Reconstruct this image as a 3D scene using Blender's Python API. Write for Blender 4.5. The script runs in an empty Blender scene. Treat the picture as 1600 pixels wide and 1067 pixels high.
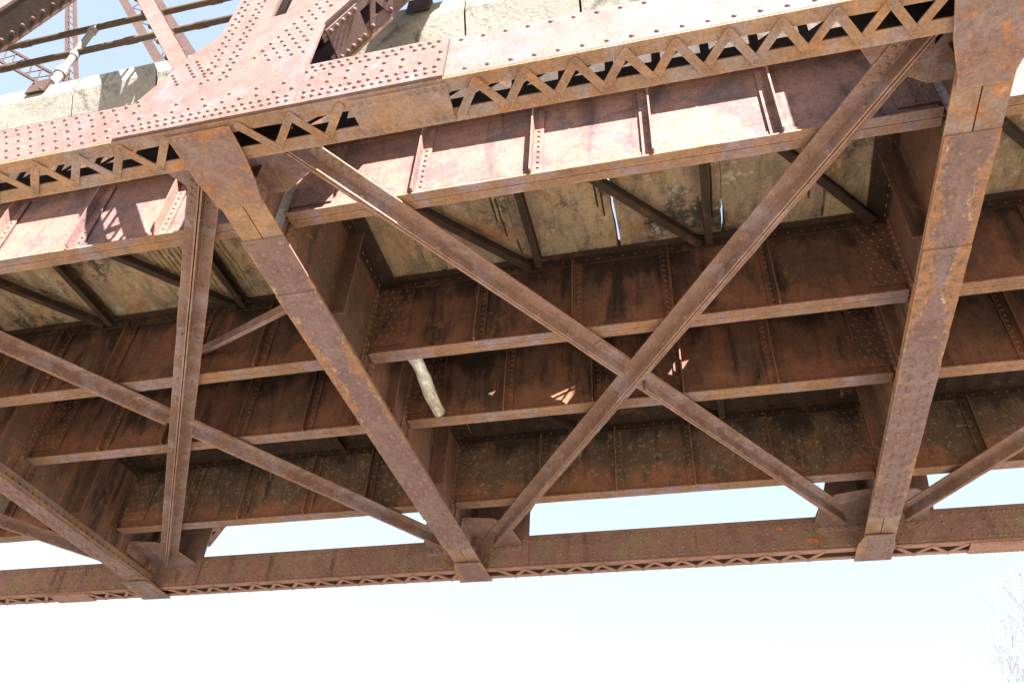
import bpy, math, random
from mathutils import Vector, Matrix, noise as mnoise
random.seed(11)
U = 4.5            # metres per layout unit
CAMZ = 1.6         # eye height above the ground
sc = bpy.context.scene
col = sc.collection
V3 = Vector

# ------------------------------------------------------------------ materials
class NT:
    def __init__(s, name):
        s.m = bpy.data.materials.new(name); s.m.use_nodes = True
        s.t = s.m.node_tree; s.t.nodes.clear()
        s.out = s.n('ShaderNodeOutputMaterial'); s.b = s.n('ShaderNodeBsdfPrincipled')
        s.l(s.b.outputs[0], s.out.inputs[0]); s.geo = s.n('ShaderNodeNewGeometry')
        s.pos = s.geo.outputs['Position']
    def n(s, k, **kw):
        nd = s.t.nodes.new(k)
        for a, v in kw.items(): setattr(nd, a, v)
        return nd
    def l(s, a, b): s.t.links.new(a, b)
    def scaled(s, src, v, rot=(0, 0, 0)):
        m = s.n('ShaderNodeMapping'); m.inputs['Scale'].default_value = v; m.inputs['Rotation'].default_value = rot
        s.l(src, m.inputs[0]); return m.outputs[0]
    def noise(s, src, scale, detail=6, rough=.6, dist=0):
        q = s.n('ShaderNodeTexNoise'); q.inputs['Scale'].default_value = scale; q.inputs['Detail'].default_value = detail
        q.inputs['Roughness'].default_value = rough; q.inputs['Distortion'].default_value = dist
        s.l(src, q.inputs['Vector']); return q.outputs['Fac']
    def ramp(s, src, a, b, lo=0., hi=1.):
        q = s.n('ShaderNodeMapRange'); q.interpolation_type = 'SMOOTHSTEP'
        for i, v in ((1, a), (2, b), (3, lo), (4, hi)): q.inputs[i].default_value = v
        s.l(src, q.inputs[0]); return q.outputs[0]
    def math(s, op, a, b=None):
        q = s.n('ShaderNodeMath', operation=op)
        for i, v in enumerate((a, b)):
            if v is None: continue
            if isinstance(v, (int, float)): q.inputs[i].default_value = v
            else: s.l(v, q.inputs[i])
        return q.outputs[0]
    def mix(s, f, a, b, mode='MIX'):
        q = s.n('ShaderNodeMix', data_type='RGBA', blend_type=mode)
        for i, v in ((0, f), (6, a), (7, b)):
            if isinstance(v, (int, float)): q.inputs[i].default_value = v
            elif isinstance(v, tuple): q.inputs[i].default_value = (*v, 1)
            else: s.l(v, q.inputs[i])
        return q.outputs[2]
    def bump(s, h, strength=.3, dist=.01):
        q = s.n('ShaderNodeBump'); q.inputs['Strength'].default_value = strength; q.inputs['Distance'].default_value = dist
        s.l(h, q.inputs['Height']); s.l(q.outputs[0], s.b.inputs['Normal'])
    def done(s, c, rough=.8, spec=.25):
        s.l(c, s.b.inputs['Base Color'])
        if isinstance(rough, (int, float)): s.b.inputs['Roughness'].default_value = rough
        else: s.l(rough, s.b.inputs['Roughness'])
        s.b.inputs['Specular IOR Level'].default_value = spec
        return s.m

def steel(name, a, b, rust, rust_amt=.4, grime=(.012, .009, .007), grime_amt=.0, pale=(.45, .38, .3), pale_amt=.0,
          scale=1., edge=.6, lavender=None, bump=.35, local_edge=None, green=None, streak_ax='z', redz=None, foot=None, pale_scale=11):
    t = NT(name); P = t.pos
    n1 = t.noise(P, 1.3*scale, 7, .62)
    c = t.mix(t.ramp(n1, .36, .64), a, b)
    if lavender:
        nl = t.noise(P, 2.1*scale, 6, .7, .6)
        c = t.mix(t.ramp(nl, .47, .6), c, lavender)
    # streaks that water has drawn down the plate
    ns = t.noise(t.scaled(P, (7, 7, .55) if streak_ax == 'z' else (7, .7, 7)), 1.5, 5, .6)
    if redz: c = t.mix(t.ramp(ns, .54, .66, 0, .8), c, redz)
    if grime_amt:
        ns2 = t.noise(t.scaled(P, (4, 4, .45)), 1.1, 6, .65, .4)
        c = t.mix(t.ramp(ns2, .60-grime_amt*.25, .80-grime_amt*.25, 0, .92), c, grime)
    n2 = t.noise(P, 5.5*scale, 9, .68, .3)
    r = t.ramp(n2, .62-.2*rust_amt, .70-.2*rust_amt)
    c = t.mix(t.math('MULTIPLY', r, .75), c, rust)
    if local_edge:                     # flaking rust along both edges of the plate, measured from its own centre line
        tc = t.n('ShaderNodeTexCoord'); sx = t.n('ShaderNodeSeparateXYZ'); t.l(tc.outputs['Object'], sx.inputs[0])
        ax = t.math('ABSOLUTE', sx.outputs[0])
        nn = t.noise(P, 3.0, 8, .7, .4)
        nl2 = t.noise(P, .55, 3, .5)
        d = t.math('ADD', t.math('DIVIDE', ax, local_edge), t.math('ADD', t.math('MULTIPLY', t.math('SUBTRACT', nn, .5), 1.9), t.math('SUBTRACT', t.math('MULTIPLY', t.math('SUBTRACT', nl2, .56), 2.6), t.math('MULTIPLY', sx.outputs[1], .10))))
        m = t.ramp(d, .66, .74)
        nb = t.noise(P, 14, 6, .7)
        c = t.mix(m, c, t.mix(t.ramp(nb, .35, .65), rust, tuple(x*1.25+.01 for x in rust)))
        rim = t.math('MULTIPLY', t.ramp(d, .61, .69), t.ramp(d, .78, .69))
        c = t.mix(t.math('MULTIPLY', rim, t.ramp(n2, .5, .62, 0, .8)), c, pale)
    if green:
        ng = t.noise(t.scaled(P, (2.2, 2.2, 1.0)), 1.6, 6, .7, .5)
        c = t.mix(t.ramp(ng, .48, .66, 0, .75), c, green)
    if pale_amt:
        n4 = t.noise(P, pale_scale*scale, 9, .75, .5)
        c = t.mix(t.ramp(n4, .70-.16*pale_amt, .78-.16*pale_amt, 0, .7), c, pale)
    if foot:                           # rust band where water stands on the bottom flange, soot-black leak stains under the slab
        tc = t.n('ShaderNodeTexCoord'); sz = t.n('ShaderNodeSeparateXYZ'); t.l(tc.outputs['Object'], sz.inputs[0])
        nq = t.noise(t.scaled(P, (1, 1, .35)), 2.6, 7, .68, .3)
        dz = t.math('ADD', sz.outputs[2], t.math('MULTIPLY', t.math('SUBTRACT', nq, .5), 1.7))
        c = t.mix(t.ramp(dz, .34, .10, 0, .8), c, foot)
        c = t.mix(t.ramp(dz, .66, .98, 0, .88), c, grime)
    if edge:
        bv = t.n('ShaderNodeBevel', samples=3); bv.inputs['Radius'].default_value = .022
        dt = t.n('ShaderNodeVectorMath', operation='DOT_PRODUCT'); t.l(bv.outputs[0], dt.inputs[0]); t.l(t.geo.outputs['True Normal'], dt.inputs[1])
        e = t.ramp(t.math('ADD', dt.outputs['Value'], t.math('MULTIPLY', n2, .25)), 1.11, .98)
        c = t.mix(t.math('MULTIPLY', e, edge), c, tuple(x*1.35 for x in rust))
    nf = t.math('ADD', t.math('MULTIPLY', t.noise(P, 38, 6, .8), .45), t.math('ADD', t.math('MULTIPLY', t.noise(P, 120, 3, .7), .25), t.math('MULTIPLY', t.noise(P, 8, 9, .72), .3)))
    v = t.ramp(nf, .36, .64, .64, 1.36)
    h = t.n('ShaderNodeHueSaturation'); t.l(c, h.inputs['Color']); t.l(v, h.inputs['Value'])
    c = h.outputs[0]
    t.bump(t.math('ADD', t.math('MULTIPLY', nf, .8), t.math('ADD', n2, t.math('MULTIPLY', n1, .8))), bump, .012)
    return t.done(c, t.ramp(n2, .3, .7, .62, .92), .22)

RUST = (.25, .112, .05)
M = {}
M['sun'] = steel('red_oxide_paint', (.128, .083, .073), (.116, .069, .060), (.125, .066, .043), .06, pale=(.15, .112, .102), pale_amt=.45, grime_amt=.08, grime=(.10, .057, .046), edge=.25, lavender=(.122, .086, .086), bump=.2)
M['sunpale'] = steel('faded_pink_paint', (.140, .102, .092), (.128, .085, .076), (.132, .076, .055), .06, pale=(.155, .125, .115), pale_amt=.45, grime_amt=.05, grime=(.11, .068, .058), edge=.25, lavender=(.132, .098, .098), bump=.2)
M['under'] = steel('rusty_underside_steel', (.30, .172, .098), (.215, .122, .074), (.33, .15, .065), .30, pale=(.46, .35, .22), pale_amt=.45, edge=.3, lavender=(.23, .165, .145), bump=.5)
M['lat'] = steel('brown_brace_steel', (.225, .132, .100), (.165, .095, .075), (.28, .14, .075), .20, pale=(.45, .36, .28), pale_amt=.45, edge=.75, lavender=(.235, .170, .170), bump=.5)
M['conn'] = steel('brown_connection_plate_steel', (.225, .130, .090), (.185, .112, .098), (.33, .14, .055), .30, pale=(.45, .33, .2), pale_amt=.25, edge=.6, lavender=(.20, .14, .13), bump=.5)
M['flange'] = steel('rusty_girder_flange', (.245, .135, .080), (.19, .108, .070), (.31, .145, .065), .25, pale=(.5, .42, .3), pale_amt=.15, edge=.45, lavender=(.215, .155, .165), bump=.35, streak_ax='y')
M['cover'] = steel('flaking_cover_plate_steel', (.165, .096, .088), (.190, .128, .124), (.225, .112, .062), .10, pale=(.42, .34, .25), pale_amt=.35, edge=.4, bump=.5, local_edge=.18, scale=1.2)
M['coverfar'] = M['cover']
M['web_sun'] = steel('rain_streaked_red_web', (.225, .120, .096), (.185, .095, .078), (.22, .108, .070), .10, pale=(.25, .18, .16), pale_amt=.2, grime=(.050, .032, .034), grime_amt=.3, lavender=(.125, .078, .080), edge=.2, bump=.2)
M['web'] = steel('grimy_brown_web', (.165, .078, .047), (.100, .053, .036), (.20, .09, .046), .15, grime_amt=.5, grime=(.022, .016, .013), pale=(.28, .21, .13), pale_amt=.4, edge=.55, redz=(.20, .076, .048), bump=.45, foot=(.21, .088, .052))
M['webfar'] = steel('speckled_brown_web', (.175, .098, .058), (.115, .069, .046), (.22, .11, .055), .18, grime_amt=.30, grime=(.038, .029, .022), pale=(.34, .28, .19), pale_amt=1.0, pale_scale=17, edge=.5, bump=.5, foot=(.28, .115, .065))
M['fb'] = steel('dark_floor_beam_web', (.165, .083, .053), (.110, .060, .041), (.22, .105, .055), .2, grime_amt=.4, grime=(.025, .019, .015), pale=(.32, .25, .16), pale_amt=.6, edge=.45, redz=(.19, .080, .052), bump=.5)
M['grey'] = steel('sky_lit_grey_steel', (.19, .185, .18), (.15, .14, .135), (.22, .11, .06), .2, edge=.3, bump=.3)  # grey colour stands in for sky light on the outermost connection angles
M['far'] = steel('lichen_brown_chord', (.235, .128, .100), (.19, .106, .084), (.26, .115, .065), .22, grime_amt=.28, grime=(.07, .042, .035), edge=.3, green=(.195, .150, .08), bump=.35)
M['farlace'] = steel('dull_red_lacing', (.30, .165, .13), (.25, .135, .105), (.30, .15, .085), .3, edge=.3, bump=.3)
M['black'] = steel('grimy_black_strut_and_chord_shade', (.05, .03, .021), (.032, .021, .016), (.12, .055, .028), .35, edge=.3, bump=.5)  # grimy struts; also paints the shade inside the near chord
M['upper'] = steel('weathered_truss_red', (.058, .034, .028), (.045, .026, .023), (.07, .036, .022), .25, edge=.3, bump=.25)
M['pipe'] = steel('rusty_rail_pipe', (.075, .052, .034), (.06, .040, .029), (.10, .05, .026), .35, edge=.0, bump=.3)
M['pipewhite'] = steel('chalky_white_pipe', (.24, .21, .195), (.19, .155, .135), (.13, .085, .065), .15, edge=.0, bump=.25)
M['orange'] = steel('bright_orange_scale', (.55, .16, .05), (.45, .12, .04), (.60, .25, .10), .4, edge=0, bump=.6)

M['rivet'] = steel('rubbed_rivet_heads', (.225, .140, .105), (.185, .112, .086), (.26, .14, .075), .2, edge=0, bump=.2)
PALE_RIVETS = ('rusty_underside_steel', 'brown_brace_steel', 'flaking_cover_plate_steel')
def concrete(name, base, alt, stain, stain_amt, rough_amt=.4, warm=None, streak=False):
    t = NT(name); P = t.pos
    n1 = t.noise(P, .9, 8, .65, .3); n2 = t.noise(P, 3.2, 9, .7, .8); n3 = t.noise(P, 30, 8, .75)
    c = t.mix(t.ramp(n1, .35, .65), base, alt)
    if warm: c = t.mix(t.ramp(t.noise(P, 1.7, 7, .7, .5), .5, .63, 0, .85), c, warm)
    if streak:
        n6 = t.noise(t.scaled(P, (2.6, .8, 1)), 2.4, 9, .72); n7 = t.noise(P, 5.5, 10, .8); n8 = t.noise(P, 1.1, 5, .6)
        c = t.mix(t.ramp(n6, .48, .58, 0, .6), c, (.175, .140, .110))
        c = t.mix(t.ramp(t.math('ADD', n7, t.math('MULTIPLY', n8, .6)), .80, .92, 0, .9), c, stain)
        c = t.mix(t.ramp(t.math('SUBTRACT', n7, t.math('MULTIPLY', n6, .5)), .29, .40, 0, .7), c, (.58, .49, .37))
    else: c = t.mix(t.ramp(n2, .66-.2*stain_amt, .80-.2*stain_amt, 0, .85), c, stain)
    n5 = t.noise(P, 7, 9, .75, .6)
    c = t.mix(t.ramp(n5, .62, .72, 0, .6), c, tuple(min(.8, x*1.45) for x in base))
    v = t.ramp(n3, .25, .75, .78, 1.2)
    h = t.n('ShaderNodeHueSaturation'); t.l(c, h.inputs['Color']); t.l(v, h.inputs['Value'])
    t.bump(t.math('ADD', t.math('MULTIPLY', n3, .6), t.math('ADD', n5, n2)), rough_amt, .02)
    return t.done(h.outputs[0], .93, .15)
M['curb'] = concrete('weathered_pale_concrete', (.285, .258, .218), (.215, .198, .172), (.095, .088, .078), .75, .6)
M['soffit'] = concrete('stained_slab_concrete', (.43, .290, .168), (.34, .245, .165), (.050, .043, .038), .9, .9, warm=(.32, .155, .062), streak=True)
M['spall'] = concrete('spalled_concrete', (.44, .32, .18), (.36, .25, .13), (.16, .11, .065), .5, 1., warm=(.28, .18, .09))
M['ground'] = concrete('dry_gravel_ground', (.245, .225, .19), (.20, .186, .158), (.22, .19, .14), .3, .6)
t = NT('weathered_driftwood'); nw = t.noise(t.scaled(t.pos, (9, 2, 9), (0, .2, .3)), 2.2, 8, .7, .4); nk = t.noise(t.pos, 3, 5, .6)
t.bump(nw, .5, .015)
M['wood'] = t.done(t.mix(t.ramp(nk, .4, .62), t.mix(t.ramp(nw, .35, .65), (.26, .205, .14), (.60, .55, .46)), t.mix(t.ramp(nw, .35, .65), (.36, .31, .24), (.78, .75, .69))), .85, .2)
t = NT('bare_twig_bark'); nw = t.noise(t.pos, 6, 5, .6)
M['bark'] = t.done(t.mix(nw, (.19, .15, .17), (.27, .22, .23)), .9, .1)

# ------------------------------------------------------------------ mesh helper (layout units in, metres out)
class MB:
    def __init__(s): s.v = []; s.f = []; s.sm = []; s.mi = []
    def _add(s, vs, fs, smooth=False):
        o = len(s.v); s.v += [V3(v) for v in vs]; s.f += [[i+o for i in f] for f in fs]; s.sm += [smooth]*len(fs); s.mi += [s.cur]*len(fs); return s
    def box(s, x0, x1, y0, y1, z0, z1):
        vs = [(x, y, z) for z in (z0, z1) for y in (y0, y1) for x in (x0, x1)]
        return s._add(vs, [(0, 2, 3, 1), (4, 5, 7, 6), (0, 1, 5, 4), (2, 6, 7, 3), (0, 4, 6, 2), (1, 3, 7, 5)])
    def prism(s, poly, off):             # planar polygon (3-D points) pushed along off
        n = len(poly); off = V3(off); a = [V3(p) for p in poly]
        nrm = V3((0, 0, 0))
        for i in range(n): nrm += a[i].cross(a[(i+1) % n])
        if nrm.dot(off) > 0: a.reverse()
        vs = a+[p+off for p in a]
        fs = [tuple(range(n)), tuple(range(2*n-1, n-1, -1))]
        fs += [(i, i+n, (i+1) % n+n, (i+1) % n) for i in range(n)]
        return s._add(vs, fs)
    def bar(s, p, q, side, w, t_, caps=0):  # flat bar p->q, width w along side, thickness t_ along the third axis
        p, q = V3(p), V3(q); d = (q-p).normalized(); side = V3(side); side = (side-d*side.dot(d)).normalized(); n = d.cross(side)
        pts = []
        if caps:
            for k in range(5):
                a = -math.pi/2+math.pi*k/4; pts.append(q+d*math.cos(a)*w/2+side*math.sin(a)*w/2)
            for k in range(5):
                a = math.pi/2+math.pi*k/4; pts.append(p+d*math.cos(a)*w/2+side*math.sin(a)*w/2)
        else: pts = [p-side*w/2, q-side*w/2, q+side*w/2, p+side*w/2]
        return s.prism([x-n*t_/2 for x in pts], n*t_)
    def worn(s, p, q, w0, w1, t_, step=.014, amp=.0007):
        """flat strip from p to q between offsets w0 and w1 (vectors); the w1 edge is nicked and slightly wavy"""
        p, q, w0, w1, t_ = V3(p), V3(q), V3(w0), V3(w1), V3(t_); n = max(2, int((q-p).length/step)); e = (w1-w0).normalized()
        pts = [p+w0, q+w0]
        for i in range(n, -1, -1):
            c = p.lerp(q, i/n)+w1; k = mnoise.noise(c*9)*1.0+mnoise.noise(c*41)*.8
            k -= max(0, mnoise.noise(c*23+V3((7, 3, 1)))-.38)*5
            pts.append(c+e*k*amp)
        return s.prism(pts, t_)
    def rivet(s, c, n, r=.0044, seg=8, h=.62):
        c = V3(c); n = V3(n).normalized(); a = n.orthogonal().normalized(); b = n.cross(a)
        r *= random.uniform(.92, 1.06)
        vs = []
        for rr, hh in ((1, 0), (.88, .45), (.5, .85)):
            for k in range(seg):
                th = 2*math.pi*k/seg; vs.append(c+(a*math.cos(th)+b*math.sin(th))*r*rr+n*r*h*hh)
        vs.append(c+n*r*h)
        fs = []
        for j in (0, 1):
            for k in range(seg): fs.append((j*seg+k, j*seg+(k+1) % seg, (j+1)*seg+(k+1) % seg, (j+1)*seg+k))
        fs += [(2*seg+k, 2*seg+(k+1) % seg, 3*seg) for k in range(seg)]
        s.cur = 1; s._add(vs, fs, True); s.cur = 0; return s
    cur = 0
    def tube(s, pts, rad, seg=10):
        pts = [V3(p) for p in pts]; n = len(pts)
        rad = rad if isinstance(rad, (list, tuple)) else [rad]*n
        d0 = (pts[1]-pts[0]).normalized(); a = d0.orthogonal().normalized(); vs = []
        for i, p in enumerate(pts):
            d = (pts[min(i+1, n-1)]-pts[max(i-1, 0)]).normalized(); a = (a-d*a.dot(d)).normalized(); b = d.cross(a)
            for k in range(seg):
                th = 2*math.pi*k/seg; vs.append(p+(a*math.cos(th)+b*math.sin(th))*rad[i])
        fs = [(i*seg+k, i*seg+(k+1) % seg, (i+1)*seg+(k+1) % seg, (i+1)*seg+k) for i in range(n-1) for k in range(seg)]
        o = s._add(vs, fs, True)
        return s._add(vs[:seg], [tuple(range(seg-1, -1, -1))])._add(vs[-seg:], [tuple(range(seg))])
    def build(s, name, mat, parent=None, origin=(0, 0, 0)):
        org = V3(parent['_o']) if parent is not None and '_o' in parent else V3(origin)
        me = bpy.data.meshes.new(name)
        me.from_pydata([(v-org)*U for v in s.v], [], s.f)
        me.polygons.foreach_set('use_smooth', s.sm); me.materials.append(mat); me.materials.append(M['rivet'] if mat.name in PALE_RIVETS else mat)
        me.polygons.foreach_set('material_index', s.mi); me.update()
        o = bpy.data.objects.new(name, me); col.objects.link(o)
        if parent is not None:
            o.parent = parent
            if parent.parent is not None or parent.type == 'MESH': o['_o'] = list(org)
        else: o.location = org*U+V3((0, 0, CAMZ))
        o['_o'] = list(org)
        return o
def tag(o, label, cat, group=None):
    if not 4 <= len(label.split()) <= 16: print('LABEL', len(label.split()), label)
    o['label'] = label; o['category'] = cat
    if group: o['group'] = group
    return o
def thing(name, label, cat, origin, group=None):
    o = bpy.data.objects.new(name, None); col.objects.link(o); o.empty_display_size = .2
    o.location = V3(origin)*U+V3((0, 0, CAMZ)); o['_o'] = list(origin)
    return tag(o, label, cat, group)

# ------------------------------------------------------------------ layout measured from the photograph
FBX = {'l': -1.771, 'c': -.683, 'r': .4346}
FBHW = {'l': .031, 'c': .0405, 'r': .0375}
A0, A1 = .5673, .6394          # near chord, outer and inner faces
B0, B1 = 2.1336, 2.196         # far chord, inner and outer faces
ZC, ZT = 1.0, 1.107
SY = [.8354, 1.240, 1.4975, 1.903]
SZ0, SZ1 = 1.085, 1.312
SOF = 1.319
XL, XR = -2.9, 1.45
PITCH = [('l', -1.771), ('c', -.683), ('r', .4346)]

def grid_on(mb, us, vs, fn, nrm, r=.0044, stag=False, seg=8):
    for j, v in enumerate(vs):
        for i, u in enumerate(us):
            uu = u+(us[1]-us[0])*.5 if stag and j % 2 else u
            mb.rivet(fn(uu, v), nrm, r, seg)
def fr(a, b, st):
    n = max(1, int(round((b-a)/st))); return [a+(b-a)*i/n for i in range(n+1)]

# ------------------------------------------------------------------ near bottom chord
def lacing_zigzag(parent, apexes, ya, yv, z, w, mat, down=True, rv=.0042, skip=(), name='lacing_bar'):
    dz = (-.004 if ya < 1 else -.0028) if down else .004
    for i, (x0, x1) in enumerate(zip(apexes[:-1], apexes[1:])):
        if i in skip: continue
        xm = (x0+x1)/2
        for k, (p, q) in enumerate((((x0, ya), (xm, yv)), ((xm, yv), (x1, ya)))):
            m = MB(); zz = z+dz*(.9 if k == 0 else .45)
            m.bar((p[0], p[1], zz), (q[0], q[1], zz), (0, 1, 0) if abs(q[0]-p[0]) > 1e-6 else (1, 0, 0), w, .0024, 1)
            if k == 0:
                m.rivet((p[0], p[1], zz-.0012 if down else zz+.0012), (0, 0, -1 if down else 1), rv)
                m.rivet((q[0], q[1], zz-.0012 if down else zz+.0012), (0, 0, -1 if down else 1), rv)
            m.build(name, mat, parent)

ch = thing('bottom_chord', 'near bottom chord, sunlit pink riveted face above, zigzag lacing bars along its underside', 'chord', (-.7, .6, 1.0), 'truss bottom chords')
# outer web plates: left length, centre gusset zone, right length
m = MB(); m.box(XL, -.823, A0, A0+.005, ZC+.003, ZT-.004)
rows = [(1.100, 0), (1.084, .5), (1.063, 0), (1.040, .5), (1.019, 0)]
for z, ph in rows:
    x = XL+.02+ph*.0235
    while x < -.83:
        if x > -1.75: m.rivet((x, A0, z-.003), (0, -1, 0), .0041, 10)
        x += .0235
m.build('web_plate', M['sun'], ch)
m = MB(); m.box(-.2866, XR, A0, A0+.005, ZC+.003, ZT)
x = -.268
while x < XR:
    m.rivet((x, A0, 1.0985), (0, -1, 0), .0041, 10); m.rivet((x+.012, A0, 1.0165), (0, -1, 0), .0041, 10); x += .0335
m.build('web_plate', M['sunpale'], ch)
GUS = []
m = MB(); m.box(-.5155, -.2876, A0-.0043, A0+.001, ZC+.0024, ZT)       # doubled cover plate over the joint
for z, st, ph in ((1.0985, .0145, 0), (1.0865, .0145, .5), (1.0675, .029, .2), (1.047, .029, .8), (1.029, .0145, .3), (1.0155, .0135, 0)):
    x = -.812+ph*st
    while x < -.295:
        inside = -.80 < x < -.52
        if not (inside and z > 1.08) and (z < 1.03 or random.random() > .08): (m.rivet((x, A0-.0043, z), (0, -1, 0), .0041, 10) if x > -.512 else GUS.append((x, z)) if x < -.520 else None)
        x += st*(1.6 if inside and z > 1.05 else 1)
m.build('cover_plate', M['sun'], ch)
# gusset plate at the centre panel point
gp = [(-.822, 1.0024), (-.822, 1.088), (-.7623, 1.2134), (-.717, 1.275), (-.717, 1.395), (-.634, 1.395), (-.630, 1.297), (-.600, 1.302), (-.545, 1.37), (-.4455, 1.37), (-.5165, 1.236), (-.5165, 1.0024)]
def inpoly(x, z, poly):
    c = False
    for i in range(len(poly)):
        x0, z0 = poly[i]; x1, z1 = poly[i-1]
        if (z0 > z) != (z1 > z) and x < (x1-x0)*(z-z0)/(z1-z0)+x0: c = not c
    return c
def gusset(xc, y, yo, sgn, parent, mat, rivets=True, name='gusset_plate', zb=0, extra=()):
    dx = xc-FBX['c']; poly = [(x+dx, max(z, ZT-.002) if y > A0+.02 else z) for x, z in gp]
    m = MB(); m.prism([(x, y, z) for x, z in poly], (0, yo, 0))
    for x, z in extra: m.rivet((x, y, z), (0, sgn, 0), .0041, 10)
    if rivets:
        for cx in (-.704, -.693, -.670, -.660):
            z = 1.118+(.006 if cx in (-.693, -.660) else 0)
            while z < 1.40: m.rivet((cx+dx, y, z), (0, sgn, 0), .0040, 10); z += .0205
        d = V3((.470, 0, .883)); nn = V3((.883, 0, -.470)); o = V3((-.612, 0, 1.160))
        for i in range(0, 16):
            for j in range(0, 7):
                p = o+d*(i*.0205+(j % 2)*.010)+nn*(j*.0168-.012)
                if inpoly(p.x-.010, p.z, gp) and inpoly(p.x+.014, p.z-.006, gp) and p.x > -.628 and p.z > 1.14 and not (p.x < -.60 and p.z > 1.27):
                    m.rivet((p.x+dx, y, p.z), (0, sgn, 0), .0040, 10)
        d1 = V3((-.527, 0, .85))
        for i in range(5):
            for j in range(2):
                p = V3((-.7255+j*.0085-.0*i, 0, 1.1445))+d1*i*.0135+V3((j*.009, 0, .003*j)); m.rivet((p.x+dx, y, p.z), (0, sgn, 0), .0042, 10)
        for i in range(4):
            p = V3((-.752, 0, 1.131))+d1*i*.0125; m.rivet((p.x+dx, y, p.z), (0, sgn, 0), .0042, 10)
    return m.build(name, mat, parent)
gusset(FBX['c'], A0-.0045, .0045, -1, ch, M['sun'], True, 'gusset_plate', 0, GUS)
gr = gusset(FBX['r'], A0-.0045, .0045, -1, ch, M['sun'], False)
gusset(FBX['l'], A0-.0045, .0045, -1, ch, M['sun'], False)
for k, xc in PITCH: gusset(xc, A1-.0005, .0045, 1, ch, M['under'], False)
# inner web plate and the four flange angles
m = MB(); m.box(XL, XR, A1-.005, A1, ZC+.003, ZT-.001); m.build('web_plate', M['black'], ch)  # inner plate coloured black for the shade inside the chord
for y0, y1 in ((A0+.0005, A0+.022), (A1-.022, A1-.0005)):
    m = MB(); m.worn((XL, y0, ZC), (XR, y0, ZC), (0, 0, 0), (0, y1-y0, 0), (0, 0, .0028), .02)
    yv = (A0+.0055, A0+.0085) if y0 < .6 else (A1-.0085, A1-.0055)
    m.box(XL, XR, *yv, ZC+.0028, ZC+.024)
    m.build('flange_angle', M['under'], ch)
    m = MB(); m.box(XL, XR, y0, y1, ZT-.0038, ZT-.001); m.box(XL, XR, *yv, ZT-.024, ZT-.0038); m.build('flange_angle', M['black'], ch)  # upper angles share the painted interior shade
ap_l = [-1.44, -1.362, -1.284, -1.206, -1.127, -1.0483, -.9711, -.8942, -.8155, -.7361]
ap_m = [-.6113, -.5273, -.4477]
ap_r = [-.2425, -.1726, -.1014, -.0328, .0343, .103, .170, .237, .3021, .370]
for ap in (ap_l, ap_m, ap_r): lacing_zigzag(ch, ap, A0+.0115, A1-.0125, ZC, .0125, M['under'])
m = MB(); m.bar((-.2425, A0+.0115, ZC-.0037), (-.277, A1-.0125, ZC-.0037), (0, 1, 0), .0125, .0024, 1); m.build('lacing_bar', M['under'], ch)
m = MB(); m.prism([(-.4335, A0+.006, ZC-.001), (-.2840, A0+.006, ZC-.001), (-.2875, A1-.006, ZC-.001), (-.4300, A1-.006, ZC-.001)], (0, 0, -.003))
for x in [-.427+.0125*i for i in range(12)]:
    if abs(x+.36) < .010: continue
    m.rivet((x, A0+.0115, ZC-.004), (0, 0, -1), .0042); m.rivet((x, A1-.0115, ZC-.004), (0, 0, -1), .0042)
m.build('batten_plate', M['under'], ch)
ap_t = [x+.012 for x in ap_l+ap_m+[-.37, -.30]+ap_r]
lacing_zigzag(ch, ap_t, A0+.0115, A1-.0125, ZT, .0105, M['black'], down=False, skip=(9, 12))  # top lacing blackened too, as painted shade

# ------------------------------------------------------------------ far bottom chord
cf = thing('bottom_chord', 'far bottom chord, greenish brown, against the white sky, fine zigzag lacing along its lower edge', 'chord', (-.7, 2.15, 1.0), 'truss bottom chords')
m = MB(); m.box(XL-.6, XR+.3, B0, B0+.005, ZC+.003, ZT-.012)
for z, st, ph in ((1.083, .025, 0), (1.060, .05, .25), (1.037, .05, .6), (1.016, .025, .4)):
    x = XL+ph*st
    while x < XR+.2:
        k = .5 if (-2.15 < x < -1.99 or .69 < x < .90) else 1
        m.rivet((x, B0, z+random.uniform(-.0006, .0006)), (0, -1, 0), .0046, 6); x += st*k
m.build('web_plate', M['far'], cf)
m = MB(); m.box(XL-.6, XR+.3, B1-.005, B1, ZC+.003, ZT-.012); m.build('web_plate', M['far'], cf)
for y0, y1 in ((B0-.0005, B0+.016), (B1-.016, B1-.0005)):
    m = MB(); m.box(XL-.6, XR+.3, y0-(.004 if y0 < B0+.01 else 0), y1, ZC, ZC+.0028); m.build('flange_angle', M['farlace'], cf)
    m = MB(); m.box(XL-.6, XR+.3, y0, y1, ZT-.0118, ZT-.009); m.build('flange_angle', M['far'], cf)
m = MB(); m.box(XL-.6, XR+.3, B0+.0005, B1-.0005, ZT-.0086, ZT-.006); m.build('added_top_plate', M['far'], cf)  # unseen plate added to keep daylight out of the far chord
ap = [-.1517+.075*k for k in range(-7, 7)]
lacing_zigzag(cf, [x for x in ap if -.66 < x < .42], B0+.008, B1-.011, ZC, .0105, M['farlace'], rv=.004)
lacing_zigzag(cf, [-.725-.075*k for k in range(14)][::-1], B0+.008, B1-.011, ZC, .0105, M['farlace'], rv=.004)
lacing_zigzag(cf, [.487, .572, .655], B0+.008, B1-.011, ZC, .0105, M['farlace'], rv=.004)
lacing_zigzag(cf, [-2.56, -2.48, -2.40, -2.32, -2.24, -2.165], B0+.008, B1-.011, ZC, .0105, M['farlace'], rv=.004)
lacing_zigzag(cf, [-2.005, -1.93, -1.855, -1.81], B0+.008, B1-.011, ZC, .0105, M['farlace'], rv=.004)
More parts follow.
